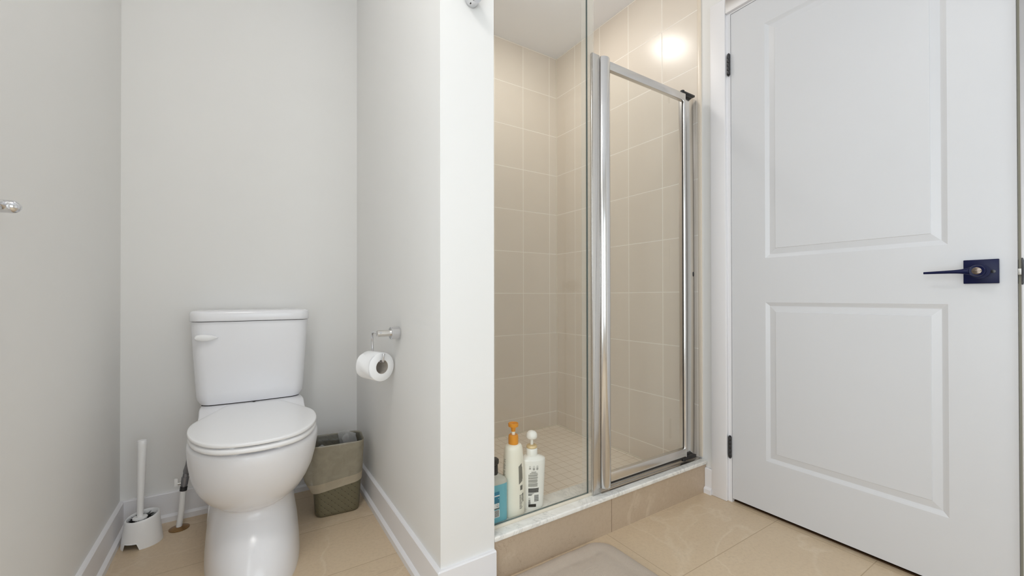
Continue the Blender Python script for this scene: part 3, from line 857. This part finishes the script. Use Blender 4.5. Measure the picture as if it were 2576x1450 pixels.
# loose tufts of film sticking up at the back corner and at the left
def tuft(x0, y0, x1, y1, z0, z1, lean, seed):
    m = M(); rings = []
    for j in range(8):
        t = j/7
        row = []
        for k_ in range(10):
            u = k_/9
            x, y = x0+(x1-x0)*u, y0+(y1-y0)*u
            z = z0 + (z1-z0)*t*(1-.35*abs(u-.45))
            dx = lean[0]*t + crumple((x+seed, y, z), 40, .010)*t
            dy = lean[1]*t + crumple((x, y+seed, z), 40, .010)*t
            row.append((BC[0]+(x+dx)*ca-(y+dy)*sa, BC[1]+(x+dx)*sa+(y+dy)*ca, z))
        rings.append(row)
    return m.loft(rings, False, False, closed=False).build('bag_tuft', TUFT, ln, ang=180, label='loose whitish fold of film')
tuft(.020, .060, .088, .030, .215, .302, (-.012, -.012), 2.0)
tuft(.040, .020, .082, .052, .20, .288, (-.02, -.004), 5.0)
tuft(-.092, -.02, -.045, -.045, .19, .272, (.015, .012), 9.0)

# ------------------------------------------------------------------ toilet paper
HYP = -.6400
th = thing('toilet_paper_holder', 'chrome hooked toilet paper holder on the partition wall', 'paper holder', (A, HYP, .735))
M().lathe([(.0200, -.0305), (.0213, -.0290), (.0213, 0)], (A-.0004, HYP, .7350), 40, axis='X').build('wall_mount', CHROME, th, label='round chrome wall mount')
m = M().lathe([(.0098, -.076), (.0112, -.0745), (.0112, -.028)], (A, HYP, .7355), 28, axis='X')
m.build('post', BRUSHED, th)
M().lathe([(.0046, -.0012), (.0036, .002)], (A-.0660, HYP-.0108, .7390), 16, axis='Y').build('set_screw', CHROME, th)
FR = Vector((.7865, -.6150, .6170)); AX = Vector((-math.sin(math.radians(20)), math.cos(math.radians(20)), 0))
zr_ = FR.z+.0188
pts = [(.7690, HYP+.006, .7355), (.7710, HYP+.040, .7355), (.7740, HYP+.090, .7345)]
pts += [(.7745+.004*t/1.57, HYP+.090+.034*math.sin(t), .7000+.0345*math.cos(t)) for t in [PI/2*k_/10 for k_ in range(1, 11)]]
pts += [(.7795, HYP+.125, .672)]
pts += [(.7795, HYP+.105+.020*math.cos(t), zr_+.020-.020*math.sin(t)) for t in [PI/2*k_/8 for k_ in range(1, 9)]]
pts += [(.7855, -.6200, zr_)]
pts += [(.7860, -.6200-.009*math.sin(t), zr_+.009-.009*math.cos(t)) for t in [PI/2*k_/8*.95 for k_ in range(1, 9)]]
pts += [(.7885, -.6300, zr_+.0290)]
M().tube(pts, .0044, 16).build('roll_arm', CHROME, th, label='bent chrome wire arm with upturned tip')
tr = thing('toilet_roll', 'white toilet paper roll hanging on the chrome holder', 'toilet roll', (.775, -.567, .566))
SDV = Vector((AX.y, -AX.x, 0))          # across the roll, away from the viewer
def rp(r, t, h): return tuple(FR + AX*h + SDV*(r*math.cos(t)) + Vector((0, 0, r*math.sin(t))))
def spool(prof, n):
    return [[rp(r, 2*PI*q/n, h) for q in range(n)] for r, h in prof]
m = M().loft(spool([(.0245, 0), (.0485, 0), (.0498, .0015), (.0498, .0785), (.0485, .080), (.0245, .080)], 60), False, False)
# loose end of the sheet on the far side, a little creased
rings = []
for k_ in range(13):
    t = math.radians(120 + k_*9)
    rr_ = .0502 + .0030*math.sin(PI*k_/12)
    rings.append([rp(rr_ + .0012*math.sin(6*u+k_*.8), t, .003+.074*u) for u in (0, .12, .25, .38, .5, .62, .75, .88, 1)])
m.loft(rings, False, False, closed=False)
m.build('paper', PAPER, tr, ang=50)
M().loft(spool([(.0246, .0006), (.0246, .0794), (.0233, .0794), (.0233, .0006), (.0246, .0006)], 44), False, False).build('cardboard_core', CARD, tr, label='grey cardboard core')

# ------------------------------------------------------------------ robe hook and towel bar
rh = thing('robe_hook', 'round chrome robe hook high on the end of the partition', 'robe hook', (.934, -D, 1.718))
M().lathe([(.0205, 0), (.0205, .026), (.0195, .028)], (.9335, -D-.028, 1.7190), 44, axis='Y').build('wall_mount', CHROME, rh)
M().tube([(.9335, -D-.027, 1.7190), (.9335, -D-.046, 1.7190), (.9335, -D-.056, 1.726), (.9335, -D-.058, 1.742)], .0065, 16).build('hook_prong', CHROME, rh)
M().lathe([(.0022, -.001), (.0016, .0004)], (.9335-.0085, -D-.014, 1.7190-.0188), 10).build('set_screw', DARKGAP, rh)
tw = thing('towel_bar', 'chrome towel bar on the left wall, only its end in view', 'towel bar', (0, -1.23, 1.0180))
m = M(); m.lathe([(.0240, 0), (.0240, .008), (.0215, .010)], (0, -1.0000, 1.0180), 36, axis='X')
m.build('wall_flange', CHROME, tw)
m = M(); m.lathe([(.0105, .008), (.0112, .012), (.0112, .0420), (.0100, .0460), (.0070, .0500), (.0040, .0522)], (0, -1.0000, 1.0180), 32, axis='X')
m.build('post', CHROME, tw)
m = M(); m.lathe([(.0240, 0), (.0240, .008), (.0215, .010)], (0, -1.455, 1.0180), 36, axis='X'); m.lathe([(.0105, .008), (.0112, .012), (.0112, .0420), (.0100, .0460), (.0070, .0500), (.0040, .0522)], (0, -1.455, 1.0180), 32, axis='X')
m.build('post', CHROME, tw)
M().tube([(.0300, -1.0000, 1.0190), (.0300, -1.455, 1.0190)], .0085, 24).build('rail', CHROME, tw)

# ------------------------------------------------------------------ bath mat
mt = M()
X0, X1, Y0, Y1 = .955, 1.4420, -1.72, -1.0130
n_ = 54
hx, hy, r = (X1-X0)/2, (Y1-Y0)/2, .070
cxm, cym = (X0+X1)/2, (Y0+Y1)/2
def matring(ins, z, amp=0):
    pts = []
    for x, y in rr(hx-ins, hy-ins, max(r-ins, .02), 10, 14):
        skew = .030*(y/hy)*(x/hx > .3)*(-1)
        px, py = cxm+x-.5*skew*0, cym+y
        zz = z + amp*noise.noise(Vector((px*30, py*30, z)))
        wv = .0035*noise.noise(Vector((px*11, py*11, 0)))
        pts.append((px+wv, py+wv, zz))
    return pts
rings = [matring(.004, .0005), matring(.000, .006), matring(.003, .0125, .001), matring(.010, .0160, .002), matring(.030, .0172, .002), matring(.052, .0168, .002), matring(.060, .0145, .001), matring(.068, .0168, .002), matring(.10, .0175, .002), matring(.16, .0175, .002), matring(.21, .0175, 0)]
mt.loft(rings, True, True)
o = mt.build('bath_mat', RUG, loc=(cxm, cym, 0), ang=70)
tag(o, 'taupe soft bath mat with rounded corner against the shower curb', 'bath mat')

# ------------------------------------------------------------------ bottles on the marble sill
ZS = ZM1
def wrap(prof, c, sx, sy, u, z, out=.0004):
    """point on a bottle skin; prof = [(r, h)], u = angle, z = height above the base"""
    for (r0, h0), (r1, h1) in zip(prof, prof[1:]):
        if h0 <= z <= h1 and h1 > h0:
            r = r0+(r1-r0)*(z-h0)/(h1-h0); break
    else: r = prof[-1][0]
    return (c[0]+(r*sx+out)*math.cos(u), c[1]+(r*sy+out)*math.sin(u), c[2]+z)
def patch(m, prof, c, sx, sy, u0, u1, z0, z1, out=.0004, n=4, sk0=0, sk1=0):
    rows = []
    nz = max(1, int((z1-z0)/.012))
    for j in range(nz+1):
        z = z0+(z1-z0)*j/nz
        rows.append([wrap(prof, c, sx, sy, u0+(u1-u0)*k_/n, z+sk0+(sk1-sk0)*k_/n, out) for k_ in range(n+1)])
    m.loft(rows, False, False, closed=False)
# the viewing direction from the bottles towards the room, used to aim the printed sides
VIEW = math.atan2(-2.08+.915, .377-1.2)

# tall cream bottle with orange pump
c = (1.1370, -.9120, ZS)
tp = thing('lotion_bottle', 'tall cream bottle with an orange pump on the marble sill', 'bottle', c)
profT = [(.0370, 0), (.0392, .004), (.0396, .030), (.0388, .080), (.0372, .140), (.0345, .185), (.0325, .215), (.0310, .2225), (.0270, .2290), (.0185, .2325)]
M().lathe(profT, c, 44, 1, .80).build('bottle_body', CREAM, tp, ang=60)
pm = M().lathe([(.0165, .2300), (.0168, .2310), (.0168, .2520), (.0160, .2600), (.0135, .2625)], c, 36).build('pump_collar', ORANGE, tp, label='orange ribbed collar')
M().lathe([(.0058, .262), (.0058, .278)], c, 20).build('pump_stem', CREAM, tp)
m = M()
m.lathe([(.0065, .2725), (.0085, .284), (.0105, .2880), (.0165, .2890), (.0172, .2910), (.0172, .2990), (.0162, .3000), (.0130, .2965)], c, 36)
hv = (math.cos(VIEW+PI), math.sin(VIEW+PI))
m.tube([(c[0]+hv[0]*.008, c[1]+hv[1]*.008, c[2]+.2935), (c[0]+hv[0]*.030, c[1]+hv[1]*.030, c[2]+.2915)], [.0062, .0045], 14)
m.build('pump_head', ORANGE, tp, label='orange flared pump head')
m = M()
for k_ in range(34):
    z = .064+.0037*k_
    if k_ in (24, 30): continue
    wl = .24+.05*math.sin(k_*2.3)
    patch(m, profT, c, 1, .80, VIEW-.96-.05, VIEW-.96-.05+wl, z, z+.0014, .0004, 3)
m.build('label_text', INK2, tp)
m = M(); patch(m, profT, c, 1, .80, VIEW-1.00, VIEW-.80, .040, .060); m.build('label_mark', INK, tp)
m = M()
patch(m, profT, c, 1, .80, VIEW+.66, VIEW+1.06, .110, .168, .0004, 6, -.004, .004)
patch(m, profT, c, 1, .80, VIEW+1.02, VIEW+1.12, .120, .160, .0004, 3)
m.build('label_panel', INK2, tp, label='grey printed block')
m = M()
for k_ in range(5):
    u0 = VIEW+.80+.055*k_; patch(m, profT, c, 1, .80, u0, u0+(.03 if k_ % 2 else .042), .086, .101, .0006, 2)
for k_ in range(13):
    z = .026+.0036*k_; patch(m, profT, c, 1, .80, VIEW+.70, VIEW+.98+.05*math.sin(k_*1.7), z, z+.0015, .0004, 3)
for k_ in range(6):
    z = .046+.0048*k_; patch(m, profT, c, 1, .80, VIEW+1.04, VIEW+1.2, z, z+.0032, .0004, 3)
m.build('label_barcode', INK, tp)

# white oval pump bottle
c = (1.2165, -.9060, ZS)
wb = thing('conditioner_bottle', 'shorter white oval bottle with white pump and gold ring on the marble sill', 'bottle', c)
def oval(prof, c, sx, sy, n=2.15, k=56):
    rings = []
    for r, h, s_ in prof:
        ring = []
        for q in range(k):
            t = 2*PI*q/k
            cx_, sy_ = math.cos(t), math.sin(t)
            e = 2/(2+(n-2)*s_)
            fx = (sx-1)*s_+1; fy = (sy-1)*s_+1
            ring.append((c[0]+r*fx*math.copysign(abs(cx_)**e, cx_), c[1]+r*fy*math.copysign(abs(sy_)**e, sy_), c[2]+h))
        rings.append(ring)
    return rings
VW = VIEW + PI/2            # broad side faces the room
def turn(rings, c, a):
    ca_, sa_ = math.cos(a), math.sin(a)
    return [[(c[0]+(x-c[0])*ca_-(y-c[1])*sa_, c[1]+(x-c[0])*sa_+(y-c[1])*ca_, z) for x, y, z in r] for r in rings]
profW = [(.0300, 0, 1), (.0318, .003, 1), (.0324, .010, 1), (.0356, .090, 1), (.0380, .150, 1), (.0379, .1625, 1), (.0372, .1662, 1), (.0345, .1684, .95), (.0260, .1735, .6), (.0192, .1775, 0)]
ROTW = .40 - .55
M().loft(turn(oval(profW, c, 1.22, .76), c, -.42)).build('bottle_body', WHITEB, wb, ang=60)
M().lathe([(.0190, .1770), (.0193, .1785), (.0190, .2000), (.0178, .2015)], c, 40).build('pump_collar', WHITEB, wb)
M().lathe([(.0165, .2012), (.0186, .2025), (.0188, .2060), (.0165, .2105), (.0090, .2125), (.0060, .2125)], c, 40).build('collar_ring', GOLD, wb, label='gold ring under the pump')
M().lathe([(.0052, .2110), (.0052, .2330)], c, 20).build('pump_stem', WHITEB, wb)
M().lathe([(.0060, .2320), (.0155, .2330), (.0184, .2355), (.0190, .2420), (.0180, .2490), (.0145, .2550), (.0080, .2588), (.0015, .2600)], c, 40).build('pump_head', WHITEB, wb, ang=60, label='white domed pump head')
# print on the flat broad side: local frame of the turned oval
fa = -.42
def flat(u, z, out=.0005):
    """u across the broad face (m), bulging oval skin"""
    r0_ = .0324 + (.0380-.0324)*min(max((z-.010)/.140, 0), 1)
    a_, b_ = r0_*1.22, r0_*.76
    t = min(abs(u)/a_, .98)
    yy = -b_*(1-t**2.15)**(1/2.15) - out
    return (c[0]+u*math.cos(fa)-yy*math.sin(fa), c[1]+u*math.sin(fa)+yy*math.cos(fa), c[2]+z)
def strip(m, u0, u1, z0, z1, out=.0006, n=3):
    m.loft([[flat(u0+(u1-u0)*k_/n, z, out) for k_ in range(n+1)] for z in (z0, z1)], False, False, closed=False)
UL, UR = -.0172, .0195
m = M()
for i_, ux in enumerate((-.0118, .0015, .0135)):
    for k_ in range(14):                 # small round icons as rings
        t0_, t1_ = 2*PI*k_/14, 2*PI*(k_+1)/14
        m.loft([[flat(ux+rr_*math.cos(t), .1455+rr_*math.sin(t), .0006) for t in (t0_, t1_)] for rr_ in (.0024, .0031)], False, False, closed=False)
    for k_ in range((2, 4, 4)[i_]):
        wv = .0034+.0008*math.sin(k_*3+i_)
        strip(m, ux-wv, ux+wv, .1400-.0019*k_, .1408-.0019*k_+.0003)
rnd = random.Random(5)
z = .1280
for grp, wds, k_n in ((0, .0090, 2), (0, .0140, 2), (1, .0165, 4), (1, .0165, 4), (1, .0165, 6), (1, .0165, 7)):
    for k_ in range(k_n):
        ww = wds*(1 if grp else rnd.uniform(.75, 1))
        u0 = UL if grp else (UL+UR)/2-ww
        u1 = UL+2*ww*rnd.uniform(.92, 1.0) if grp else (UL+UR)/2+ww
        strip(m, u0, min(u1, UR+.0005), z, z+.0010); z -= .00185
    z -= .0012
m.build('label_text', INK2, wb)
m = M()
z = .0710
for k_ in range(8):
    strip(m, UL, UR-rnd.uniform(0, .002), z, z+.0016, .0006); z -= .0019
for k_ in range(3):
    strip(m, UL, UL+.020-.004*k_, z-.001, z, .0006); z -= .0021
zb = .0275
for k_ in range(12):
    strip(m, UR-.0165, UR-.001, zb+.0019*k_, zb+.0019*k_+(.0008 if k_ % 3 else .0013), .0006)
for k_ in range(4): strip(m, UL, UL+.0075, .0200+.0018*k_, .0211+.0018*k_)
strip(m, UL+.0005, UL+.0070, .0285, .0312)
for s_ in (-1, 1):                 # little triangle of recycling arrows
    m.loft([[flat(UL+.0038+s_*.0005, .0400), flat(UL+.0038+s_*.0014, .0400)], [flat(UL+.0038+s_*.0026, .0345), flat(UL+.0038+s_*.0034, .0335)]], False, False, closed=False)
strip(m, UL+.0012, UL+.0064, .0335, .0345)
strip(m, UL, UL+.0130, .0492, .0502); strip(m, UL, UL+.0100, .0475, .0485)
m.build('label_barcode', INK, wb, label='printed block, recycling arrows and barcode')
m = M(); strip(m, UL+.0005, UL+.0265, .0085, .0185, .0007, 6); m.build('label_box', BLACK, wb, label='black printed box')
m = M()
for k_ in range(9): strip(m, UL+.0045+.0020*k_, UL+.0045+.0020*k_+.0014, .0112, .0122, .0010, 1)
m.build('label_box_text', INK2, wb)

# teal soap bottle, mostly behind the partition
c = (1.0635, -.9160, ZS)
bb = thing('soap_bottle', 'clear blue soap bottle with dark pump, half hidden behind the partition edge', 'bottle', c)
profB = [(.0300, 0), (.0325, .003), (.0330, .010), (.0330, .118), (.0325, .126)]
M().loft(oval([(r, h, 1) for r, h in profB], c, 1.06, .95, 3.6)).build('bottle_body', TEAL, bb, ang=60, label='translucent blue liquid filled body')
M().loft(oval([(.0326, .126, 1), (.0318, .133, 1), (.0290, .1390, .8), (.0200, .1455, .3), (.0120, .1500, 0), (.0115, .153, 0)], c, 1.06, .95, 3.6)).build('bottle_shoulder', CLEARGREY, bb, ang=60, label='clear empty shoulder')
M().lathe([(.0130, .150), (.0132, .152), (.0128, .178), (.0110, .180)], (c[0]-.004, c[1], c[2]), 28).build('pump_collar', BLACK, bb)
m = M().lathe([(.0090, .180), (.0150, .183), (.0165, .188), (.0160, .196), (.0120, .200)], (c[0]-.004, c[1], c[2]), 28)
m.build('pump_head', BLACK, bb, label='dark brown pump head')
fb = lambda u, z, out: (c[0]+u-.0105, c[1]-.0330*.95-out, c[2]+z)
def bstrip(m, u0, u1, z0, z1, out=.0006):
    m.loft([[fb(u0, z, out), fb(u1, z, out)] for z in (z0, z1)], False, False, closed=False)
m = M(); bstrip(m, -.020, .0080, .052, .106); m.build('label_panel', TEALL, bb, label='darker blue printed label')
m = M()
bstrip(m, -.010, .0085, .0915, .0950, .0009); bstrip(m, .0035, .0058, .0825, .0850, .0009)
bstrip(m, -.018, .0070, .0520, .0700, .0009); bstrip(m, -.018, .0085, .026, .0490, .0009)
m.build('label_white_areas', INKW, bb)
m = M()
for k_ in range(9): bstrip(m, -.010, .0062, .0285+.0022*k_, .0285+.0022*k_+(.0011 if k_ % 2 else .0015), .0011)
bstrip(m, -.018, .0070, .0523, .0552, .0011)
for s_ in (-1, 1):
    m.loft([[fb(.0008+s_*.0006, .0670, .0012), fb(.0008+s_*.0018, .0665, .0012)], [fb(.0008+s_*.0032, .0605, .0012), fb(.0008+s_*.0042, .0595, .0012)]], False, False, closed=False)
bstrip(m, -.0020, .0036, .0592, .0604, .0012)
for k_ in range(7): bstrip(m, -.016, .0062, .0860-.0030*k_, .0864-.0030*k_, .0008) if k_ not in (0, 1) else None
m.build('label_barcode', INK, bb)
